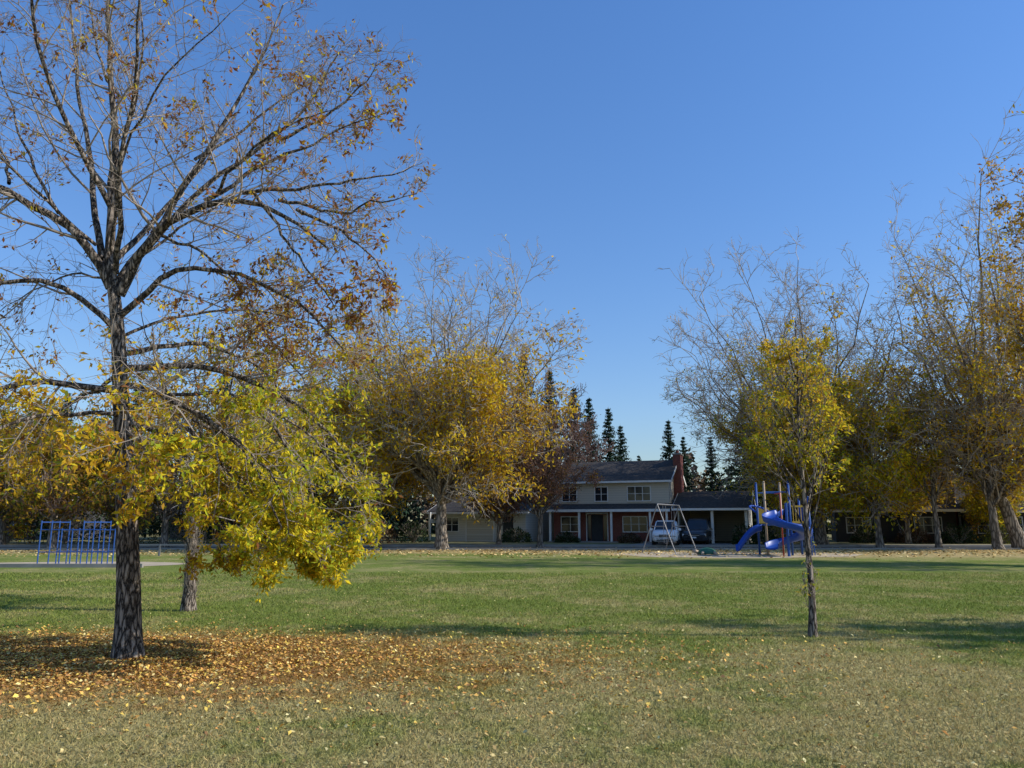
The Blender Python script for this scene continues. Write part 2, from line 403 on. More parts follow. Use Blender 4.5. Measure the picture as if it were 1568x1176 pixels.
for i in range(32):
    a = i*math.pi/16; ring.append((-18+4.6*math.cos(a), 31.5+2.2*math.sin(a), .008))
s.poly(ring, sand); s.done('playground_sand')
s = MB(); s.box(-24, -14, 29.2, 29.32, 0, .14, conc); s.done('playground_edging')
s = MB()
s.hexa([(8.7, 56.6, .0), (16.2, 56.6, 0), (17.3, 60.0, 0), (11.5, 61.5, 0), (8.7, 56.6, .158), (16.2, 56.6, .158), (17.3, 60.0, .19), (11.5, 61.5, .19)], conc); s.done('driveway')

# ------------------------------------------------------------------ houses
brick, nt, b = new_mat('red_brick')
bt = nt.nodes.new('ShaderNodeTexBrick'); tc = nt.nodes.new('ShaderNodeTexCoord'); mp = nt.nodes.new('ShaderNodeMapping'); mp.inputs['Rotation'].default_value = (math.radians(90), 0, 0)
nt.links.new(tc.outputs['Object'], mp.inputs[0]); nt.links.new(mp.outputs[0], bt.inputs[0]); bt.inputs['Scale'].default_value = 4
bt.inputs['Color1'].default_value = (.16, .035, .025, 1); bt.inputs['Color2'].default_value = (.23, .06, .04, 1); bt.inputs['Mortar'].default_value = (.25, .2, .17, 1)
bt.inputs['Mortar Size'].default_value = .012; nt.links.new(bt.outputs[0], b.inputs['Base Color']); b.inputs['Roughness'].default_value = .9
def siding_mat(name, c):
    m, nt, b = new_mat(name); tc = nt.nodes.new('ShaderNodeTexCoord'); wv = nt.nodes.new('ShaderNodeTexWave'); wv.bands_direction = 'Z'; wv.wave_profile = 'SAW'
    wv.inputs['Scale'].default_value = 1.6; nt.links.new(tc.outputs['Object'], wv.inputs[0])
    mx = nt.nodes.new('ShaderNodeMix'); mx.data_type = 'RGBA'; mx.inputs[6].default_value = (*[x*.8 for x in c], 1); mx.inputs[7].default_value = (*c, 1)
    nt.links.new(wv.outputs[1], mx.inputs[0]); nt.links.new(mx.outputs[2], b.inputs['Base Color']); b.inputs['Roughness'].default_value = .7
    return m
sid = siding_mat('cream_siding', (.60, .54, .43)); sid2 = siding_mat('dark_grey_siding', (.045, .042, .042)); sid3 = siding_mat('white_siding', (.66, .64, .58)); sidt = siding_mat('tan_siding', (.22, .18, .14))
roof = simple_mat('asphalt_shingles', (.075, .066, .058), .95, .35, 6, .01, spec=.1); trim = simple_mat('white_trim', (.75, .74, .70), .6, .05)
m_glass, nt, b = new_mat('window_glass'); b.inputs['Base Color'].default_value = (.02, .025, .03, 1); b.inputs['Roughness'].default_value = .08
dark = simple_mat('dark_door', (.03, .035, .04), .6, .2); darkin = simple_mat('garage_interior', (.05, .045, .04), .9, .2)

def window(s, x0, x1, z0, z1, y=0., n=2, t=.07):
    s.box(x0, x1, y-.02, y+.03, z0, z1, m_glass)
    s.box(x0-t, x1+t, y-.06, y-.022, z1, z1+t, trim); s.box(x0-t, x1+t, y-.09, y-.022, z0-t, z0, trim)
    s.box(x0-t, x0, y-.06, y-.022, z0, z1, trim); s.box(x1, x1+t, y-.06, y-.022, z0, z1, trim)
    for i in range(1, n):
        xx = x0+(x1-x0)*i/n; s.box(xx-.025, xx+.025, y-.055, y-.022, z0, z1, trim)
    zz = (z0+z1)/2; s.box(x0, x1, y-.045, y-.021, zz-.015, zz+.015, trim)

def gable_roof(s, x0, x1, y0, y1, ze, zr, o=.4, t=.14, wall=None):
    ym = (y0+y1)/2; sl_ = (zr-ze)/(ym-y0)
    ya, yb = y0-o, y1+o; za = ze-sl_*o; xa, xb = x0-o*.7, x1+o*.7
    s.hexa([(xa, ya, za), (xb, ya, za), (xb, ym, zr), (xa, ym, zr), (xa, ya, za+t), (xb, ya, za+t), (xb, ym, zr+t), (xa, ym, zr+t)], roof)
    s.hexa([(xa, ym, zr), (xb, ym, zr), (xb, yb, za), (xa, yb, za), (xa, ym, zr+t), (xb, ym, zr+t), (xb, yb, za+t), (xa, yb, za+t)], roof)
    for xx, d in ((xa, -.03), (xb, .03)):   # barge boards
        p, q = min(xx, xx+d), max(xx, xx+d)
        s.hexa([(p, ya, za-.06), (q, ya, za-.06), (q, ym, zr-.06), (p, ym, zr-.06), (p, ya, za+t+.01), (q, ya, za+t+.01), (q, ym, zr+t+.01), (p, ym, zr+t+.01)], trim)
        s.hexa([(p, ym, zr-.06), (q, ym, zr-.06), (q, yb, za-.06), (p, yb, za-.06), (p, ym, zr+t+.01), (q, ym, zr+t+.01), (q, yb, za+t+.01), (p, yb, za+t+.01)], trim)
    s.box(xa, xb, ya-.05, ya-.002, za-.06, za+.10, trim)
    if wall:
        for xx, d in ((x0, .05), (x1, -.05)):
            p, q = min(xx, xx+d), max(xx, xx+d)
            s.hexa([(p, y0, ze), (q, y0, ze), (q, y1, ze), (p, y1, ze), (p, ym-.02, zr-.02), (q, ym-.02, zr-.02), (q, ym+.02, zr-.02), (p, ym+.02, zr-.02)], wall)

ROT = -math.radians(20)
# --- two-storey brick house
h = empty('brick_house', (3.5, 64, .15), ROT)
s = MB(); s.box(0, 9.7, 0, 8, 0, 2.7, brick); s.box(-.004, 9.704, -.35, 8, 2.7, 5.0, sid); s.done('walls', h)
s = MB(); gable_roof(s, 0, 9.7, -.35, 8, 5.0, 6.75, wall=sid); s.done('roof', h)
s = MB(); s.hexa([(-.2, -1.5, 2.55), (9.9, -1.5, 2.55), (9.9, -.36, 2.95), (-.2, -.36, 2.95), (-.2, -1.5, 2.68), (9.9, -1.5, 2.68), (9.9, -.36, 3.12), (-.2, -.36, 3.12)], roof)
s.box(-.2, 9.9, -1.55, -1.502, 2.45, 2.66, trim); s.done('porch_roof', h)
s = MB()
for x in (.1, 2.55, 5.2, 8.3, 9.6): s.box(x-.08, x+.08, -1.4, -1.24, 0, 2.53, trim)
s.box(-.1, 9.8, -1.5, 0, -.2, .12, conc); s.done('porch', h)
s = MB(); window(s, .9, 2.1, 3.35, 4.45, -.35, 2); window(s, 3.7, 4.7, 3.35, 4.45, -.35, 2); window(s, 6.4, 8.2, 3.35, 4.45, -.35, 3)
window(s, .7, 2.2, .9, 2.05, 0, 2); window(s, 5.9, 7.8, .9, 2.05, 0, 3)
s.box(2.9, 3.2, -.03, .02, .15, 2.2, m_glass); s.box(3.25, 4.2, -.05, .02, .12, 2.25, dark); s.box(4.25, 4.55, -.03, .02, .15, 2.2, m_glass)
s.box(2.8, 2.88, -.07, -.001, .12, 2.3, trim); s.box(4.57, 4.65, -.07, -.001, .12, 2.3, trim); s.box(2.8, 4.65, -.07, -.001, 2.3, 2.4, trim)
s.done('windows_and_door', h)
s = MB(); s.box(9.72, 10.35, 2.4, 3.9, 0, 7.2, brick); s.box(9.66, 10.41, 2.34, 3.96, 7.2, 7.32, conc); s.cyl((10.03, 3.1, 7.32), (10.03, 3.1, 7.6), .13, brick); s.done('chimney', h)
s = MB()
s.box(10.5, 15.6, 6.3, 6.5, 0, 2.7, sid); s.box(15.4, 15.6, -1.0, 6.3, 0, 2.7, sid3); s.box(10.4, 10.5, -1, 6.5, 0, 2.7, sid)
s.box(12.9, 13.1, -1.0, -.8, 0, 2.5, trim); s.box(10.4, 15.4, -1.0, -.85, 2.5, 2.7, trim); s.box(10.5, 15.4, -1, 6.3, 2.7, 2.74, darkin)
gable_roof(s, 10.4, 15.6, -1.0, 6.5, 2.75, 4.0, .5, wall=sid3); s.done('garage', h)

# --- low house with garage, left of the brick house
h = empty('bungalow', (-6.0, 66, .15), ROT)
s = MB(); s.box(0, 7.6, 0, 8, 0, 2.55, sid3); s.done('walls', h)
s = MB(); gable_roof(s, -.8, 7.6, 0, 8, 2.6, 3.9, .6, wall=sid3); s.done('roof', h)
s = MB(); s.box(2.3, 4.7, -.05, .01, .02, 2.1, sid); s.box(2.2, 2.29, -.08, -.001, 0, 2.2, trim); s.box(4.71, 4.8, -.08, -.001, 0, 2.2, trim); s.box(2.2, 4.8, -.08, -.001, 2.2, 2.3, trim)
for i in range(4): s.box(2.3, 4.7, -.056, -.051, .1+i*.52, .13+i*.52, trim)
window(s, .3, 1.5, .9, 2.0, 0, 2); s.box(5.6, 6.5, -.05, .01, .05, 2.1, dark)
s.box(-.9, -.74, -.9, -.74, 0, 2.5, trim); s.box(-.9, -.74, -.5, .2, 1.6, 1.9, trim); s.done('doors_windows', h)
# --- further-left bungalows
h = empty('bungalow', (-34, 76, .2), ROT)
s = MB(); s.box(0, 13, 0, 8, 0, 2.7, sidt); s.done('walls', h)
s = MB(); gable_roof(s, 0, 13, 0, 8, 2.7, 4.3, .6, wall=sidt); s.done('roof', h)
s = MB(); window(s, 1, 3, .9, 2.1); window(s, 5, 7.4, .7, 2.1, 0, 3); window(s, 10, 11.6, .9, 2.1); s.box(8.3, 9.2, -.05, .01, .05, 2.1, dark); s.done('windows_and_door', h)
h = empty('bungalow', (-58, 78, .2), ROT)
s = MB(); s.box(0, 14, 0, 8, 0, 2.7, sid2); s.done('walls', h)
s = MB(); gable_roof(s, 0, 14, 0, 8, 2.7, 4.3, .6, wall=sid2); s.done('roof', h)
s = MB(); window(s, 1, 3, .9, 2.1); window(s, 5, 7.4, .7, 2.1, 0, 3); window(s, 10, 11.6, .9, 2.1); s.done('windows', h)
# --- right two-storey house
h = empty('dark_grey_house', (27.3, 64.5, .15), ROT)
s = MB(); s.box(0, 9, 0, 8, 0, 2.7, sid2); s.box(-.004, 9.004, -.35, 8, 2.7, 5.0, sidt); s.done('walls', h)
s = MB(); gable_roof(s, 0, 9, -.35, 8, 5.0, 6.9, wall=sid2); gable_roof(s, 9.6, 14.5, 0, 7, 2.7, 4.7, .5, wall=sid2); s.done('roof', h)
s = MB(); s.hexa([(-.6, -1.6, 2.5), (9.3, -1.6, 2.5), (9.3, -.36, 2.95), (-.6, -.36, 2.95), (-.6, -1.6, 2.66), (9.3, -1.6, 2.66), (9.3, -.36, 3.12), (-.6, -.36, 3.12)], roof)
s.box(-.6, 9.3, -1.65, -1.602, 2.45, 2.66, trim)
for x in (0, 3, 6, 9): s.box(x-.08, x+.08, -1.5, -1.34, 0, 2.49, dark)
s.done('porch_roof', h)
s = MB(); window(s, 1, 2.3, 3.4, 4.5, -.35); window(s, 6, 7.8, 3.4, 4.5, -.35, 3); window(s, .9, 2.7, .8, 2.0, 0, 3); window(s, 6, 7.9, .8, 2.0, 0, 3); s.box(4, 5, -.05, .01, .05, 2.2, dark)
s.done('windows_and_door', h)
s = MB(); s.box(9.02, 9.55, 2.4, 3.6, 0, 7.4, brick); s.done('chimney', h)
s = MB(); s.box(9.6, 14.5, 0, 7, 0, 2.7, sid2); window(s, 10.5, 13.5, .8, 2.0, 0, 4); s.done('side_wing', h)

# ------------------------------------------------------------------ cars
def paint(name, c, metal=0.):
    m, nt, b = new_mat(name); b.inputs['Base Color'].default_value = (*c, 1); b.inputs['Roughness'].default_value = .3; b.inputs['Metallic'].default_value = metal
    b.inputs['Coat Weight'].default_value = .5; return m
tyre = simple_mat('tyre_rubber', (.02, .02, .02), .9, .1); rim = simple_mat('alloy_rim', (.45, .45, .46), .35, .1, metal=.8); blackp = simple_mat('black_plastic', (.025, .025, .027), .6, .1)
lampm, nt, b = new_mat('headlamp_glass'); b.inputs['Base Color'].default_value = (.6, .62, .65, 1); b.inputs['Roughness'].default_value = .1
red = simple_mat('red_lens', (.4, .02, .02), .3, .1); plate = simple_mat('licence_plate', (.7, .7, .7), .5, .05)
def car(name, loc, rz, pm, L=4.7, W=1.88, H=1.72):
    e = empty(name, loc, rz); hw = W/2   # nose points to local -Y
    def ring(y, w0, zb, zs, zt, wt):
        half = [(w0*.80, zb), (w0*.97, zb+.10), (w0, zb+.30), (w0, zs), (wt, zt), (wt*.6, zt+.02)]
        return [(x, y, z) for x, z in half]+[(-x, y, z) for x, z in half[::-1]]
    st = [(-.5*L, .80, .36, .60, .72, .70), (-.485*L, .90, .25, .70, .86, .82), (-.42*L, .97, .22, .80, .98, .86), (-.25*L, 1., .22, .92, 1.06, .90), (0, 1., .24, .95, 1.08, .92),
          (.25*L, 1., .24, .97, 1.09, .92), (.42*L, .98, .24, .97, 1.08, .9), (.485*L, .93, .30, .92, 1.04, .84), (.5*L, .86, .42, .85, .96, .78)]
    s = MB(); s.loft([ring(y, a*hw, zb, zs, zt, wt*hw) for y, a, zb, zs, zt, wt in st], pm); s.done('body', e, True)
    yb0, yt0, yt1, yb1 = -.24*L, -.08*L, .40*L, .475*L; wb, wt = hw*.92, hw*.74; z0, z1 = 1.05, H-.07
    B = [(-wb*.93, yb0, z0-.02), (wb*.93, yb0, z0-.02), (wb, yb1, z0), (-wb, yb1, z0)]; T = [(-wt*.95, yt0, z1), (wt*.95, yt0, z1), (wt, yt1, z1), (-wt, yt1, z1)]
    s = MB(); s.hexa(B+T, m_glass); s.done('windows', e)
    s = MB(); s.hexa([(x*1.02, y-.02 if y < 0 else y+.03, z) for x, y, z in T]+[(x*.9, y*.96, z+.08) for x, y, z in T], pm)
    for i in range(4): s.cyl(B[i], T[i], .045, pm, 6)
    for f in (.40, .70):
        for sx in (-1, 1):
            yy = yb0+(yb1-yb0)*f; yt = yt0+(yt1-yt0)*(f-.05); s.cyl((sx*wb*.985, yy, z0), (sx*wt*.99, yt, z1), .04, pm, 6)
    s.cyl((-wt*.93, yt0+.2, H+.05), (-wt*.93, yt1-.2, H+.05), .02, blackp, 6); s.cyl((wt*.93, yt0+.2, H+.05), (wt*.93, yt1-.2, H+.05), .02, blackp, 6)
    s.done('roof', e, True)
    s = MB(); f = -.5*L
    s.box(-hw*.42, hw*.42, f-.015, f+.1, .55, .74, blackp); s.box(-hw*.40, hw*.40, f-.025, f-.016, .63, .66, rim)
    s.box(-hw*.62, hw*.62, f+.0, f+.15, .30, .46, blackp); s.box(-.17, .17, f-.04, f-.02, .44, .54, plate)
    for sx in (-1, 1):
        a, b_ = sorted((sx*hw*.50, sx*hw*.86)); s.hexa([(a, f+.0, .60), (b_, f+.03, .60), (b_, f+.22, .62), (a, f+.2, .62), (a, f+.01, .74), (b_, f+.04, .76), (b_, f+.25, .77), (a, f+.2, .75)], lampm)
        a, b_ = sorted((sx*hw*.72, sx*hw*.92)); s.box(a, b_, .5*L-.16, .5*L+.01, .72, .98, red)
        a, b_ = sorted((sx*(hw*.97), sx*(hw*.97+.2))); s.box(a, b_, -.19*L, -.19*L+.10, 1.02, 1.17, pm)
    s.done('lights_and_grille', e)
    s = MB()
    for sx in (-1, 1):
        for yy in (-.31*L, .30*L):
            s.cyl((sx*(hw-.24), yy, .35), (sx*(hw+.01), yy, .35), .35, tyre, 20); s.cyl((sx*(hw+.0), yy, .35), (sx*(hw+.018), yy, .35), .23, rim, 10)
    s.done('wheels', e)
    return e
car('parked_suv', (11.4, 56.6, .16), math.radians(-14), paint('white_paint', (.82, .82, .82)))
car('parked_van', (14.3, 58.6, .175), math.radians(-22), paint('dark_grey_paint', (.03, .033, .038)), 5.0, 1.95, 1.85)
car('parked_suv', (-12.4, 57.6, .155), math.radians(78), paint('silver_paint', (.45, .46, .48), .2))

# ------------------------------------------------------------------ playgrounds
blue = simple_mat('blue_plastic', (.02, .075, .36), .4, .1); bluem = simple_mat('blue_metal', (.025, .085, .30), .45, .1); yel = simple_mat('yellow_plastic', (.55, .36, .06), .5, .1)
tan = simple_mat('tan_metal', (.42, .30, .20), .5, .1); steel = simple_mat('galvanised_steel', (.20, .20, .21), .5, .1, metal=.3); redm = simple_mat('red_metal', (.40, .06, .04), .5, .1); grn = simple_mat('green_plastic', (.03, .12, .07), .5, .15)
p = empty('playground_slide', (14.1, 41, 0))
s = MB()
for x, y, m in ((-.7, -.7, tan), (.6, -.7, bluem), (1.6, -.7, bluem), (-.7, .6, bluem), (.6, .6, tan), (1.6, .6, bluem)):
    s.cyl((x, y, 0), (x, y, 3.8 if x < 1 else 3.0), .06, m, 10); s.cyl((x, y, 3.8 if x < 1 else 3.0), (x, y, (3.8 if x < 1 else 3.0)+.08), .075, m, 10, .03)
s.cyl((-.15, -1.5, 0), (-.15, -1.5, 3.2), .035, redm); s.cyl((-.15, -1.5, 3.2), (-.15, -.7, 3.2), .035, redm); s.done('posts', p, True)
s = MB(); s.box(-.75, 1.65, -.75, .65, 1.55, 1.62, bluem); s.box(.6, 1.6, -.74, .64, 1.1, 1.14, bluem)
for i in range(6): s.cyl((.75+i*.14, -.72, 1.65), (.75+i*.14, -.72, 2.6), .022, yel, 6)
s.box(.68, 1.54, -.745, -.695, 2.5, 2.6, yel); s.box(.68, 1.54, -.745, -.695, 1.66, 1.78, yel)
s.box(-.68, -.05, .58, .63, 1.66, 2.5, yel); s.box(1.57, 1.62, -.6, .5, 1.7, 2.5, blue)
s.cyl((-.7, -.7, 3.3), (.6, -.7, 3.3), .03, bluem); s.cyl((-.7, .6, 3.3), (.6, .6, 3.3), .03, bluem)
for i in range(6): s.cyl((1.9+.0*i, -.4, .2+i*.25), (1.9, .3, .2+i*.25), .02, bluem, 6)
s.cyl((1.9, -.4, 0), (1.75, -.4, 2.3), .025, bluem); s.cyl((1.9, .3, 0), (1.75, .3, 2.3), .025, bluem); s.done('platform_and_panels', p)
def chute(path, mat, wid=.30):
    s = MB(); rings = []
    for i, q in enumerate(path):
        q = Vector(q); a = Vector(path[max(0, i-1)]); c_ = Vector(path[min(len(path)-1, i+1)]); t = (c_-a); t.z = 0; t.normalize(); sd = Vector((t.y, -t.x, 0))
        prof = [(-wid-.03, .30), (-wid, .26), (-wid*.9, .07), (-wid*.5, 0), (wid*.5, 0), (wid*.9, .07), (wid, .26), (wid+.03, .30), (wid+.03, .22), (wid*.95, .0), (wid*.5, -.05), (-wid*.5, -.05), (-wid*.95, 0), (-wid-.03, .22)]
        rings.append([tuple(q+sd*x+Vector((0, 0, z))) for x, z in prof])
    s.loft(rings, mat); return s
path = [(.0+.85*math.cos(a), -1.85+.85*math.sin(a), 2.1-(a-1.6)*.24) for a in np.linspace(1.6, 1.6+2*math.pi*1.15, 40)]
s = chute(path, blue, .33); s.done('spiral_slide', p, True)
s = MB(); s.cyl((0, -1.85, 0), (0, -1.85, 2.7), .07, bluem, 10); s.done('slide_centre_post', p)
s = chute([(-.8-i*.11, -.1, max(.22, 1.2*math.cos(min(1.45, i*.13))+.1)) for i in range(13)], blue, .24); s.done('straight_slide', p, True)
path = [(-.75+.55*math.cos(a), -.1+.55*math.sin(a), 1.7+.9*math.sin((a+1.0)*.5)) for a in np.linspace(-.5, 4.0, 14)]
s = MB()
for a, b_ in zip(path[:-1], path[1:]): s.cyl(a, b_, .05, blue, 8)
s.done('slide_hood', p, True)
# swings
p = empty('swing_set', (8.3, 43.5, 0), math.radians(58))
s = MB(); 
for x in (0, 3.6):
    s.cyl((x, -1.0, 0), (x, 0, 2.75), .032, steel); s.cyl((x, 1.0, 0), (x, 0, 2.75), .032, steel); s.cyl((x, -.45, 1.5), (x, .45, 1.5), .025, steel)
s.cyl((0, 0, 2.75), (3.6, 0, 2.75), .04, steel)
for x in (1.1, 2.5):
    for d in (-.22, .22): s.cyl((x+d, 0, 2.72), (x+d*.9, 0, .55), .012, steel, 5)
    s.box(x-.24, x+.24, -.09, .09, .52, .55, blackp)
s.done('frame_and_swings', p)
# turtle climber
p = empty('turtle_climber', (10.4, 41.0, 0))
s = MB(); rings = []
for k in range(6):
    a = k/5*math.pi/2*.96; rings.append([(.52*math.cos(a)*math.cos(t), .42*math.cos(a)*math.sin(t), .06+.34*math.sin(a)) for t in np.linspace(0, 2*math.pi, 14, endpoint=False)])
s.loft(rings, grn); s.done('shell', p, True)
s = MB(); s.cyl((-.45, 0, .14), (-.78, -.05, .24), .10, tan, 8, .08)
for x in (-.3, .3):
    for y in (-.4, .4): s.cyl((x, y*.8, .15), (x*1.3, y*1.2, .04), .09, tan, 8, .06)
s.done('head_and_legs', p, True)
# left climbing frame (blue bars)
p = empty('climbing_frame', (-16.9, 30.4, 0))
s = MB()
for i, x in enumerate(np.linspace(-1.45, 1.45, 8)):
    hh = 1.75 if i in (0, 1, 4, 5) else 1.45
    for y in (-.6, .6): s.cyl((x, y, 0), (x, y, hh), .024, bluem)
    s.cyl((x, -.6, hh-.06), (x, .6, hh-.06), .02, bluem)
for z in (.55, 1.4):
    for y in (-.6, .6): s.cyl((-1.45, y, z), (1.45, y, z), .017, bluem)
s.done('bars', p)
p = empty('swing_set', (-21.2, 31.0, 0), math.radians(8))
s = MB()
for x in (0, -3.4):
    s.cyl((x, -.9, 0), (x, 0, 2.2), .045, trim); s.cyl((x, .9, 0), (x, 0, 2.2), .045, trim)
s.cyl((-3.4, 0, 2.2), (0, 0, 2.2), .05, trim)
for x in (-1, -2.4):
    for d in (-.2, .2): s.cyl((x+d, 0, 2.2), (x+d, 0, .5), .012, steel, 5)
    s.box(x-.24, x+.24, -.09, .09, .48, .51, blackp)
s.done('frame_and_swings', p)
p = empty('rail_fence', (0, 0, 0))
s = MB()
for i in range(9):
    s.box(-20+i*1.6, -19.92+i*1.6, 40.0, 40.08, 0, .6, steel)
s.box(-20, -7, 40.02, 40.07, .52, .6, steel); s.done('rails', p)

# ------------------------------------------------------------------ hero ash tree (left)
Y0 = 9.6
k = 30
tp = resample([(-4.68, Y0, 0), (-4.74, Y0, .8), (-4.84, Y0, 1.63), (-4.95, Y0, 2.44), (-5.08, Y0, 3.29), (-5.2, Y0, 4.16), (-5.32, Y0, 4.75), (-5.42, Y0, 5.1)], k)
tt = np.linspace(0, 1, k); tr = .152-.085*tt+.045*np.exp(-tt*22)
LB = [
 [(-5.22, 0, 4.6), (-4.95, -.1, 5.15), (-4.6, -.2, 5.5), (-4.04, -.35, 5.78), (-3.34, -.5, 5.82), (-2.75, -.6, 5.55), (-2.2, -.7, 5.1)],
 [(-5.35, 0, 4.7), (-5.5, -.1, 5.1), (-5.78, -.2, 5.5), (-6.25, -.3, 5.8), (-7.0, -.5, 6.2), (-7.8, -.6, 6.3), (-8.5, -.6, 6.0)],
 [(-5.4, 0, 4.9), (-5.5, .1, 6), (-5.46, .1, 7), (-5.6, 0, 8), (-5.7, 0, 9), (-5.6, 0, 10.6)],
 [(-5.3, 0, 4.7), (-4.85, .4, 6.1), (-4.45, .6, 7.2), (-4.1, .8, 8.2), (-3.8, .9, 9.6)],
 [(-4.75, -.15, 5.4), (-4.1, .2, 6.3), (-3.3, .3, 7.0), (-2.75, .3, 7.6), (-2.4, .3, 8.3)],
 [(-4.04, -.35, 5.78), (-3.2, -.3, 6.25), (-2.4, -.3, 6.7), (-1.75, -.3, 7.0)],
 [(-3.5, -.45, 5.84), (-2.53, -.5, 5.95), (-1.75, -.5, 6.1), (-1.35, -.5, 6.25)],
 [(-5.5, 0, 5.1), (-6.1, .4, 6.8), (-6.6, .6, 8.4), (-6.9, .7, 9.8)],
 [(-5.45, .05, 5.8), (-5.9, -.7, 7), (-6.1, -1.2, 8.3), (-6.2, -1.4, 9.4)],
 [(-5.3, 0, 4.9), (-4.9, -.9, 6.2), (-4.5, -1.5, 7.4), (-4.3, -1.8, 8.4)],
 [(-5.4, 0, 5.0), (-5.2, 1.0, 6.3), (-5.0, 1.9, 7.6), (-4.8, 2.4, 8.8)],
 [(-5.1, 0, 3.4), (-4.5, -.5, 3.25), (-3.7, -.9, 2.9), (-2.95, -1.1, 2.3), (-2.5, -1.2, 1.5)],
 [(-5.12, 0, 3.6), (-4.3, .5, 3.75), (-3.4, .8, 3.4), (-2.7, .9, 2.9), (-2.1, .9, 2.1)],
 [(-5.1, 0, 3.3), (-5.8, -.4, 3.35), (-6.5, -.7, 3.1), (-7.3, -.8, 2.5), (-7.9, -.8, 1.9)],
 [(-5.1, 0, 3.5), (-5.7, .7, 3.6), (-6.5, 1.2, 3.3), (-7.2, 1.4, 2.6)],
 [(-5.2, 0, 4.1), (-5.75, -.3, 4.7), (-6.4, -.5, 4.6), (-7.2, -.6, 4.0), (-7.8, -.7, 3.3)],
 [(-5.2, 0, 4.3), (-4.4, -.2, 4.9), (-3.4, -.2, 4.85), (-2.6, -.3, 4.4), (-2.1, -.3, 3.9)],
 [(-5.1, 0, 3.2), (-4.7, -1.0, 3.1), (-4.3, -1.6, 2.7), (-4.0, -1.9, 2.2)],
 [(-5.0, 0, 2.9), (-4.3, .3, 2.7), (-3.5, .3, 2.2), (-3.0, .3, 1.6), (-2.7, .3, 1.1)],
 [(-5.0, 0, 3.0), (-5.5, -.9, 2.9), (-6.0, -1.5, 2.5), (-6.4, -1.8, 1.9)],
 [(-5.1, 0, 3.8), (-4.6, 1.1, 4.2), (-4.0, 1.9, 4.0), (-3.5, 2.4, 3.2)],
 [(-5.5, .1, 6.2), (-5.1, -.3, 7.2), (-4.9, -.6, 8.2), (-4.9, -.8, 9.3)],
 [(-4.6, .5, 6.8), (-3.9, .9, 7.6), (-3.2, 1.1, 8.3), (-2.9, 1.2, 9.0)],
 [(-3.3, .3, 7.0), (-2.7, .3, 7.3), (-2.1, .3, 7.8), (-1.8, .3, 8.3)],
 [(-3.9, -.4, 5.8), (-3.2, -1.0, 6.2), (-2.4, -1.3, 6.5), (-1.9, -1.5, 6.6)],
 [(-3.0, -.55, 5.7), (-2.4, -.6, 5.5), (-1.8, -.7, 5.6), (-1.3, -.7, 5.7)],
 [(-6.0, -.25, 5.65), (-6.6, -.2, 6.5), (-7.0, -.1, 7.3), (-7.4, 0, 8.2)],
 [(-5.6, 0, 5.3), (-6.3, -.8, 5.9), (-7.0, -1.2, 6.9), (-7.4, -1.4, 7.8)],
 [(-5.5, 0, 7.5), (-6.0, .2, 8.2), (-6.3, .3, 9.0), (-6.5, .3, 9.8)],
 [(-6.6, -.4, 6.0), (-7.0, .1, 6.6), (-7.5, .4, 7.3), (-8.1, .5, 7.8)],
 [(-5.2, 0, 4.0), (-4.7, .5, 4.5), (-3.9, .8, 4.7), (-3.1, .9, 4.6), (-2.4, .9, 4.3)],
 [(-4.7, -.15, 5.4), (-4.2, -.2, 5.15), (-3.7, -.3, 4.75), (-3.4, -.4, 4.3)],
 [(-5.25, 0, 4.5), (-5.7, .5, 5.0), (-6.3, .8, 5.2), (-7.0, 1.0, 5.0), (-7.6, 1.0, 4.6)],
 [(-4.4, -.3, 3.2), (-3.6, -.4, 3.2), (-2.9, -.4, 2.9), (-2.35, -.4, 2.5), (-2.0, -.4, 1.9)],
 [(-3.7, -.9, 2.9), (-3.1, -1.0, 2.6), (-2.6, -1.1, 2.1), (-2.4, -1.1, 1.5)],
 [(-4.3, .4, 3.0), (-3.6, .6, 2.6), (-3.0, .7, 2.1), (-2.5, .8, 1.5)],
 [(-4.1, -.2, 2.8), (-3.5, -.3, 2.3), (-3.15, -.3, 1.7), (-3.0, -.3, 1.05)],
 [(-4.3, .3, 2.7), (-3.9, .2, 2.1), (-3.7, .1, 1.5), (-3.6, .1, 1.0)],
 [(-3.2, -.4, 3.05), (-2.6, -.3, 2.4), (-2.3, -.3, 1.7), (-2.2, -.3, 1.15)],
 [(-3.0, .3, 1.7), (-2.6, .2, 1.3), (-2.4, .1, .95)],
 [(-5.3, 0, 4.8), (-4.9, .8, 5.9), (-4.2, 1.4, 6.7), (-3.5, 1.7, 7.3)],
 [(-5.4, 0, 5.2), (-5.0, -.7, 6.3), (-4.2, -1.2, 7.0), (-3.4, -1.5, 7.5)],
 [(-3.34, -.5, 5.82), (-2.9, -.4, 5.2), (-2.5, -.4, 4.7), (-2.2, -.4, 4.2)],
 [(-2.75, -.6, 5.55), (-2.2, -.5, 5.3), (-1.7, -.5, 5.0), (-1.45, -.5, 4.6)],
 [(-3.9, .8, 4.7), (-3.3, .6, 4.1), (-2.9, .5, 3.7), (-2.6, .5, 3.3)],
]
rb = [.068, .065, .065, .052, .04, .03, .028, .048, .04, .04, .045, .045, .05, .045, .035, .04, .045, .03, .035, .03, .04] + [.024]*24
rng = np.random.default_rng(5); limbs = []
for pl, r in zip(LB, rb):
    q = resample([(a, Y0+b_, c_) for a, b_, c_ in pl], 14); q[2:] += np.cumsum(rng.normal(size=(12, 3))*.024, axis=0)
    limbs.append((q, r*(1-.8*np.linspace(0, 1, 14))))
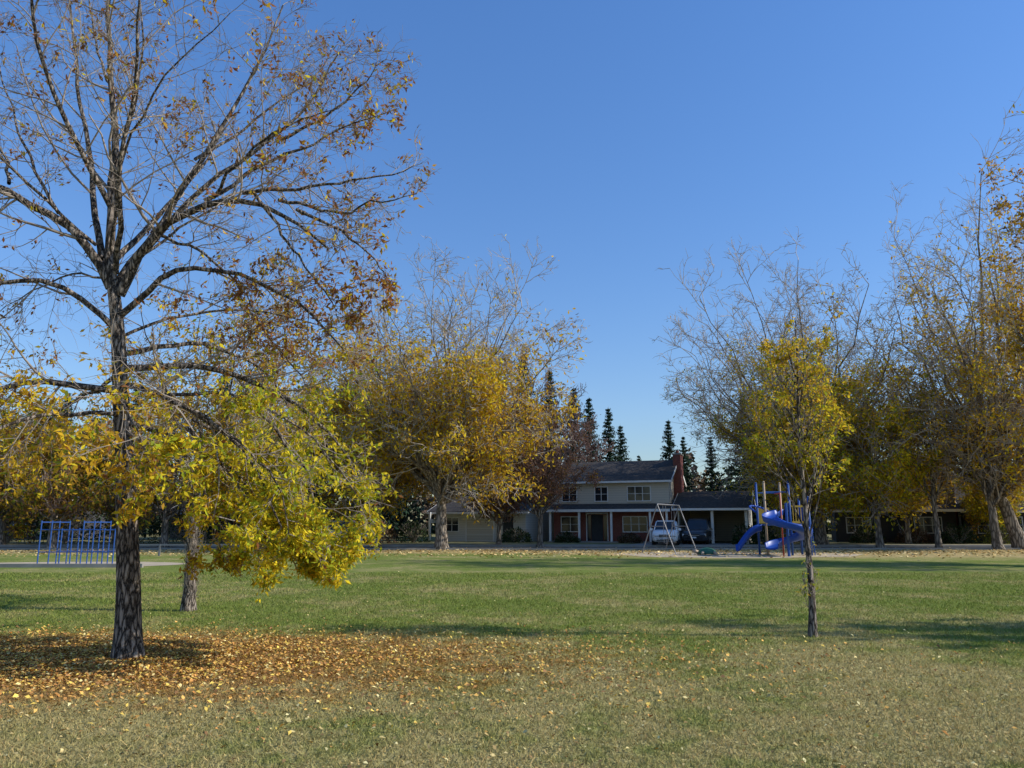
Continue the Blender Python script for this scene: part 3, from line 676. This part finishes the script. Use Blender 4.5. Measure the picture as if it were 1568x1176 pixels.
def prob(A):
    z = A[:, 2]; low = np.clip((3.5-z)/.5, 0, 1); nz = fn(A, 1.8, 9); left = (A[:, 0] < -4.4)
    p_low = (.34+.42*nz+.15*fn(A, 4.5, 12))*low*np.where(left, .75, 1.)
    p_up = (.026+.07*np.maximum(fn(A, 1.3, 21), 0))*(1-low)
    p_mid = .09*np.exp(-((z-4.2)/.6)**2)*(A[:, 0] > -4.3)
    return np.clip(p_low+p_up+p_mid, 0, 1)
def palw(A):
    z = A[:, 2]; low = np.clip((3.9-z)/.6, 0, 1); right = np.clip((A[:, 0]+4.2)/1.0, 0, 1); nz = np.clip(.5+.8*fn(A, 1.1, 33), 0, 1)
    return np.stack([low*right*1.1+low*.05, .25+low*(.55+1.4*right), low*(1-right)*1.4+.15, .4*(1-low)+low*(1-right)*.9, (1-low)*1.4+.08*low*nz+low*(1-right)*.25, low*.25], 1)
spec = mkspec(prob, [GREEN, YEL, GOLD, OCH, RUST, OLIVE], 5, .078, .03, palw)
dress('ash_tree', limbs, (tp, tr), 3, per=(12, 7, 4), ratios=(.38, .5, .55), trops=((0, 0, .05), (0, 0, .01), (0, 0, -.02)), twig_r=.0030, leafspec=spec, sides=(28, 10, 4, 3, 3),
      ang=((30, 70), (30, 65), (25, 60)))

# ------------------------------------------------------------------ young tree (right)
k = 16; tp = resample([(4.37, 11.4, 0), (4.42, 11.4, .7), (4.38, 11.4, 1.3), (4.40, 11.4, 2.0), (4.36, 11.4, 2.8), (4.42, 11.4, 3.7), (4.45, 11.4, 4.75)], k)
tt = np.linspace(0, 1, k); tr = .052*(1-.85*tt)+.02*np.exp(-tt*20)
limbs = []
for i in range(22):
    z = 1.35+i*.125; az = i*2.4+rng.uniform(-.4, .4); Lr = (1.6-.05*i)*rng.uniform(.8, 1.1); out = .74*math.sin(min(1, (i+3)/9)*1.6)*rng.uniform(.75, 1.15)*(1-.02*i)
    p0 = np.array([4.39, 11.4, z]); zt = min(4.9, z+Lr)
    q = resample([p0, p0+[out*.45*math.cos(az), out*.45*math.sin(az), (zt-z)*.3], p0+[out*.85*math.cos(az), out*.85*math.sin(az), (zt-z)*.65], [4.39+out*1.15*math.cos(az), 11.4+out*1.15*math.sin(az), zt]], 9)
    limbs.append((q, .016*(1-.8*np.linspace(0, 1, 9))))
for i in range(5):   # suckers low on the stem
    z = rng.uniform(.05, .9); az = rng.uniform(0, 6.28); p0 = np.array([4.4, 11.4, z]); q = resample([p0, p0+[.08*math.cos(az), .08*math.sin(az), .15], p0+[.12*math.cos(az), .12*math.sin(az), .36]], 9); limbs.append((q, np.full(9, .003)))
spec = mkspec(lambda A: np.clip(.28+.2*fn(A, 2.8, 4), 0, 1)*np.clip((A[:, 2]-1.4)*1.2, .02, 1), [GREEN, YEL, GOLD, OCH, OLIVE], 3, .062, .03,
              lambda A: np.stack([np.clip(.8-.25*(A[:, 2]-1.5), .1, 2), np.full(len(A), 1.2), .4+.4*(A[:, 2] > 3), .3+.3*(A[:, 2] > 3), np.full(len(A), .35)], 1))
dress('young_tree', limbs, (tp, tr), 14, per=(7, 4, 3), ratios=(.38, .45, .5), trops=((0, 0, .10), (0, 0, .06), (0, 0, 0)), twig_r=.003, leafspec=spec, sides=(12, 6, 4, 3, 3))

# ------------------------------------------------------------------ other trees
def sp(dens, pal, wts, size, k=2, spread=.15, zfade=None, sc=.45, seed=1, tilt=0.):
    def prob(A):
        p = dens*(1+1.7*fn(A, sc, seed)+.9*fn(A, sc*2.6, seed+9))
        if zfade: p = p*np.clip((zfade[1]-A[:, 2]-tilt*fn(A, sc, seed+5))/(zfade[1]-zfade[0]), .03, 1)
        return np.clip(p, 0, 1)
    def pw(A):
        nz = np.clip(.5+.7*fn(A, sc*1.3, seed+2), 0, 1)[:, None]; W = np.tile(np.array(wts, float), (len(A), 1)); m = np.linspace(0, 1, len(wts))[None]
        return W*(1-np.abs(m-nz)*.8)
    return mkspec(prob, pal, k, size, spread, pw)
P_OCH = [YEL, GOLD, OCH, BROWN]
t2 = auto_tree('ash_tree', -6.1, 14.7, 6.4, .115, 2.2, 2.3, 13, 51, leaf=sp(.24, [YEL, GOLD, OCH, RUST, OLIVE], [2, 2, 2, 1, 1], .10, 4, .06, sc=1.0), per=(8, 5, 4), bark=BARK, twig=TWIG, twig_r=.006, sides=(16, 8, 4, 3, 3), lowest=-.2, ratios=(.5, .5, .5))
rr = np.random.default_rng(8); n = 420; az = rr.uniform(0, 6.28, n); z = rr.uniform(.05, 1.7, n)
P = np.stack([-6.1+.11*np.cos(az), 14.7+.11*np.sin(az), z], 1); D = np.stack([np.cos(az)*.4, np.sin(az)*.4, np.full(n, 1.)], 1)
p_, r_ = grow(P, D, rr.uniform(.08, .28, n), np.full(n, .004), 3, .2, np.array([0, 0, .1]), rr)
V, F = tubes([(p_, r_, 3)]); o = add_obj('trunk_shoots', raw_mesh('shoots', V-np.array([-6.1, 14.7, 0]), F, TWIG), t2)

auto_tree('cottonwood_tree', -4.6, 50, 20.0, .42, 4.0, 9.0, 40, 61, leaf=sp(.30, P_OCH, [4, 5, 2.5, .7], .29, 3, .30, (8.5, 14.5), .45, 3, 2.6), per=(14, 6, 4), lowest=-.45, twig_r=.017)
auto_tree('cottonwood_tree', -9.8, 55, 17.2, .36, 3.5, 6.4, 26, 71, leaf=sp(.32, P_OCH, [2, 4, 3, 1], .29, 3, .28, (8, 13), .45, 5, 2), per=(13, 6, 4), lowest=-.5, twig_r=.016)
auto_tree('cottonwood_tree', -15.5, 58, 14.5, .36, 3.5, 5.5, 20, 72, leaf=sp(.42, P_OCH, [2, 3, 3, 2], .30, 3, .28, (8, 14), .45, 6, 2), lowest=-.6)
auto_tree('crabapple_tree', 2.0, 54.8, 11.6, .22, 2.6, 4.4, 24, 81, z0=.02, twig=TWIG_RED, leaf=sp(.16, [BROWN, RUST, OCH], [3, 2, 1], .16, 2, .15), lowest=-.5, twig_r=.018)
auto_tree('crabapple_tree', -1.0, 57, 8.2, .2, 1.8, 3.0, 15, 82, z0=.1, twig=TWIG_RED, leaf=sp(.18, [BROWN, RUST, OCH], [3, 2, 1], .16, 2, .15), lowest=-.5, twig_r=.016)
auto_tree('crabapple_tree', 5.6, 72, 12.5, .25, 2.5, 4.6, 18, 83, z0=.2, twig=TWIG_RED, leaf=None, lowest=-.4, twig_r=.022)
auto_tree('bare_tree', 23, 57, 21.2, .42, 4.5, 11.0, 40, 91, z0=.1, cshift=(-1.6, 0), leaf=sp(.10, [YEL, OLIVE, OCH], [2, 2, 1], .22, 2, .2, (9, 16)), per=(14, 6, 4), lowest=-.3, twig_r=.017)
auto_tree('yellow_tree', 25.2, 52.5, 13.2, .26, 2.6, 3.9, 18, 92, leaf=sp(.48, [OLIVE, GREEN, YEL, GOLD, OCH], [1, 2, 4, 2, 1], .25, 3, .22, (9, 14), .6), per=(9, 6, 4), lowest=-.7)
auto_tree('yellow_tree', 21.0, 55, 16.0, .28, 2.6, 4.9, 22, 93, leaf=sp(.44, [OLIVE, YEL, GOLD, OCH], [1, 4, 3, 2], .25, 3, .22, (10, 16), .6), per=(9, 6, 4), lowest=-.7)
auto_tree('yellow_tree', 30.0, 58, 12.0, .22, 2.4, 4.2, 14, 97, leaf=sp(.36, [BROWN, OCH, GOLD, YEL], [1, 2, 3, 3], .25, 3, .22, (8, 13), .6), per=(9, 6, 4), lowest=-.6, twig=TWIG_RED)
auto_tree('bare_tree', 28.9, 52, 12.2, .2, 3.5, 2.6, 12, 94, twig=TWIG_PALE, leaf=sp(.06, [OCH, BROWN], [1, 1], .2, 2, .15), per=(8, 5, 4), lowest=-.2)
auto_tree('cottonwood_tree', 33.2, 50, 23.5, .45, 4.5, 9.8, 40, 95, lean=(-1.6, 0), cshift=(1.2, 0), leaf=sp(.24, P_OCH, [4, 4, 2, 1], .28, 3, .25, (11, 21), .45, 8, 4), per=(14, 6, 4), lowest=-.5, twig_r=.016)
auto_tree('cottonwood_tree', 31.4, 49.6, 12, .3, 3.5, 4.0, 12, 96, leaf=sp(.3, P_OCH, [3, 3, 3, 1], .26, 3, .25, (8, 13)), per=(9, 6, 4), lowest=-.4)
auto_tree('cottonwood_tree', 25.6, 30, 18.5, .38, 4.5, 5.1, 20, 98, leaf=sp(.6, [GOLD, OCH, BROWN, RUST], [3, 3, 1, 1], .2, 3, .18, None, .7), per=(9, 6, 4), lowest=-.5)
auto_tree('ash_tree', 14.6, 10.7, 5.9, .13, 1.5, 2.2, 16, 99, leaf=sp(.9, P_OCH, [1, 2, 1, 1], .12, 4, .06, None, 1.2), per=(8, 5, 3), lowest=-.5, twig_r=.005, ratios=(.5, .5, .5))
auto_tree('willow_tree', 37.2, 59, 7.8, .25, 2.0, 3.0, 14, 100, z0=.1, leaf=sp(.7, [YEL, OLIVE, OCH], [2, 1, 1], .2, 2, .15), per=(9, 6, 4), trops=((0, 0, -.25), (0, 0, -.35), (0, 0, -.3)), lowest=.0)
for i, (x, y, H, c, sd) in enumerate([(-24.5, 54, 12.5, 5, 111), (-31, 60, 13, 5.5, 112), (-38, 57, 12, 5, 113), (-46, 62, 15, 6, 114), (-19.5, 62, 12, 5, 115), (-30, 50, 9, 4.5, 116)]):
    auto_tree('maple_tree', x, y, H, .3, 2.2, c, 16, sd, leaf=sp(.42, [BROWN, OCH, OLIVE, GOLD], [3, 2, 2, 1], .32, 2, .25, None, .5, sd), per=(8, 6, 4), lowest=-.9, twig=TWIG_RED)

# spruces: whorled, drooping boughs that shorten evenly to a pointed leader
def spruce(x, y, H, seed, wdt=.22):
    rng = np.random.default_rng(seed); e = empty('spruce_tree', (x, y, .1))
    nw = int(H*2.6); per = 11; n = nw*per
    h = np.repeat((np.arange(nw)+.5)/nw*.93+.05, per)+rng.normal(size=n)*.004
    Lb = H*wdt*np.clip(1-h, 0, 1)**.95*rng.uniform(.78, 1.1, n)*(1+.10*np.sin(np.repeat(np.arange(nw), per)*1.7))+.08; az = rng.uniform(0, 6.28, n)
    P = np.stack([np.zeros(n), np.zeros(n), h*H], 1); D = np.stack([np.cos(az), np.sin(az), .10+.6*h], 1)
    p_, r_ = grow(P, D, Lb, np.full(n, .02), 5, .04, np.array([0, 0, -.08]), rng)
    tpts = np.stack([np.zeros(8), np.zeros(8), np.linspace(0, H*1.0, 8)], 1)[None]
    V, F = tubes([(tpts, (H*.013*(1-np.linspace(0, .97, 8)))[None], 8), (p_, r_, 3)])
    add_obj('trunk', raw_mesh('spruce_wood', V, F, BARK_FAR), e)
    k = 20; idx = np.repeat(np.arange(n), k); t = rng.uniform(.02, 1.02, n*k).clip(0, 1)*4.999; i = np.minimum(t.astype(int), 4); f = (t-i)[:, None]
    C = p_[idx, i]*(1-f)+p_[idx, i+1]*f; C += rng.normal(size=C.shape)*np.array([.07, .07, .03])*(H/12)
    V, F = leaf_quads(C, rng.uniform(.18, .40, len(C))*(.35+.65*(1-h[idx]))*(.75+H/30), rng, 1.0, .5)
    cl = pick([(.028, .054, .032), (.04, .07, .04), (.055, .082, .052), (.02, .032, .02)], [3, 3, 1, 2], len(C), rng)
    add_obj('needles', raw_mesh('spruce_needles', V, F, NEEDLE, np.repeat(cl, 4, axis=0)), e)
for i, (x, y, H) in enumerate([(1.2, 78, 19.8), (3.9, 76, 17.4), (-1.4, 80, 17.5), (6.2, 74, 15.2), (8.2, 79, 15), (10.0, 77, 13.6), (11.9, 82, 12.4), (-11.5, 76, 17.5), (-15, 80, 16), (-20, 74, 15.5), (-28, 72, 17), (-36, 71, 15), (-42, 70, 14), (-24, 69, 14),
                               (15.5, 92, 10), (17.2, 82, 13.0), (19.2, 84, 11.4), (21.2, 80, 11.0), (23.6, 76, 14.8), (26.5, 80, 15), (38.5, 75, 15), (35.8, 78, 13), (44, 76, 14), (-5, 82, 16), (31, 82, 14), (28.5, 76, 13)]):
    spruce(x, y, H, 300+i, .20 if i % 3 else .24)

# shrubs
def shrub(name, x, y, rx, ry, h, pal, seed, n=2000, z0=.12, size=.13):
    rng = np.random.default_rng(seed); e = empty(name, (x, y, z0))
    d = unit(rng.normal(size=(n, 3))); d[:, 2] = np.abs(d[:, 2]); r = rng.uniform(.55, 1, n)**.5
    C = d*r[:, None]*np.array([rx, ry, h]); C *= (1+.22*fn(d*3, 1.3, seed))[:, None]
    V, F = leaf_quads(C, rng.uniform(.6, 1.3, n)*size, rng, .1, .5)
    cl = np.array(pal)[rng.integers(0, len(pal), n)]*rng.uniform(.6, 1.3, (n, 1))
    add_obj('leaves', raw_mesh('shrub_leaves', V, F, LITTER, np.repeat(cl, 4, axis=0)), e)
    n = 60; az = rng.uniform(0, 6.28, n); P = np.zeros((n, 3)); D = np.stack([np.cos(az)*rx, np.sin(az)*ry, np.full(n, h*1.1)], 1)
    p_, r_ = grow(P, D, np.linalg.norm(D, axis=1)*.75, np.full(n, .02), 4, .1, np.zeros(3), rng); p_[:, 0, 2] = 0
    V, F = tubes([(p_, r_, 4)]); add_obj('stems', raw_mesh('shrub_stems', V, F, TWIG), e)
DG = [(.03, .055, .025), (.045, .075, .03), (.06, .07, .03)]; YG = [(.18, .19, .045), (.24, .22, .045), (.10, .13, .03)]; RB = [(.12, .06, .045), (.09, .075, .038), (.15, .09, .045)]
for i, a in enumerate([(17.6, 58.0, 1.1, .8, 1.5, DG), (19.0, 57.8, 1.0, .8, 1.4, DG), (20.3, 58.5, 1.0, .8, 1.7, YG), (4.4, 61.6, 1.1, .6, .9, DG), (9.3, 60.2, 1.0, .6, .8, RB), (28.0, 60.5, 1.4, .8, 1.3, DG), (.4, 62.0, 1.3, .7, 1.3, DG),
                       (31.5, 60, 1.5, .8, 1.2, RB), (34.4, 59, 1.4, .9, 1.5, DG), (37.5, 58.5, 1.6, 1, 1.6, YG), (40.5, 58, 2, 1, 1.8, DG), (-8, 62, 1.4, .9, 1.8, DG), (-14, 61, 2, 1, 1.9, DG), (-11, 60.5, 1.8, 1, 2.0, RB), (-17.5, 61, 2, 1, 2.2, YG), (-22, 62, 2.4, 1, 2.8, RB),
                       (-26, 61, 2.4, 1, 2.6, DG), (-30, 60, 2.6, 1, 3.0, DG), (-35, 60, 2.8, 1, 3.2, DG), (-39.5, 60, 2.6, 1, 3.0, RB), (-44, 60, 2.8, 1, 3.2, DG), (23, 61, 1.6, 1, 1.9, DG), (-50, 58, 3, 1, 3.2, DG)]):
    shrub('shrub', *a[:5], a[5], 500+i)

# distant mass of trees closing the horizon
rng = np.random.default_rng(77); n = 45000
X = rng.uniform(-130, 150, n); Yd = rng.uniform(98, 112, n)
hm = 7.0+2.4*np.sin(X*.31)+1.6*np.sin(X*.83+1)+1.0*np.sin(X*2.1+2); Z = rng.uniform(0, 1, n)**.8*hm
V, F = leaf_quads(np.stack([X, Yd, Z], 1), rng.uniform(.5, 1.2, n), rng, .2, .55)
pw = (fn(np.stack([X*.25, Yd*0, Z*.2], 1), 1., 4) > 0)[:, None]
cl = np.where(pw, pick([(.045, .065, .038), (.03, .05, .03)], [1, 1], n, rng), pick([(.15, .105, .075), (.18, .13, .07), (.11, .09, .06)], [1, 1, 1], n, rng))
add_obj('distant_trees', raw_mesh('distant_trees', V, F, NEEDLE, np.repeat(cl, 4, axis=0)))
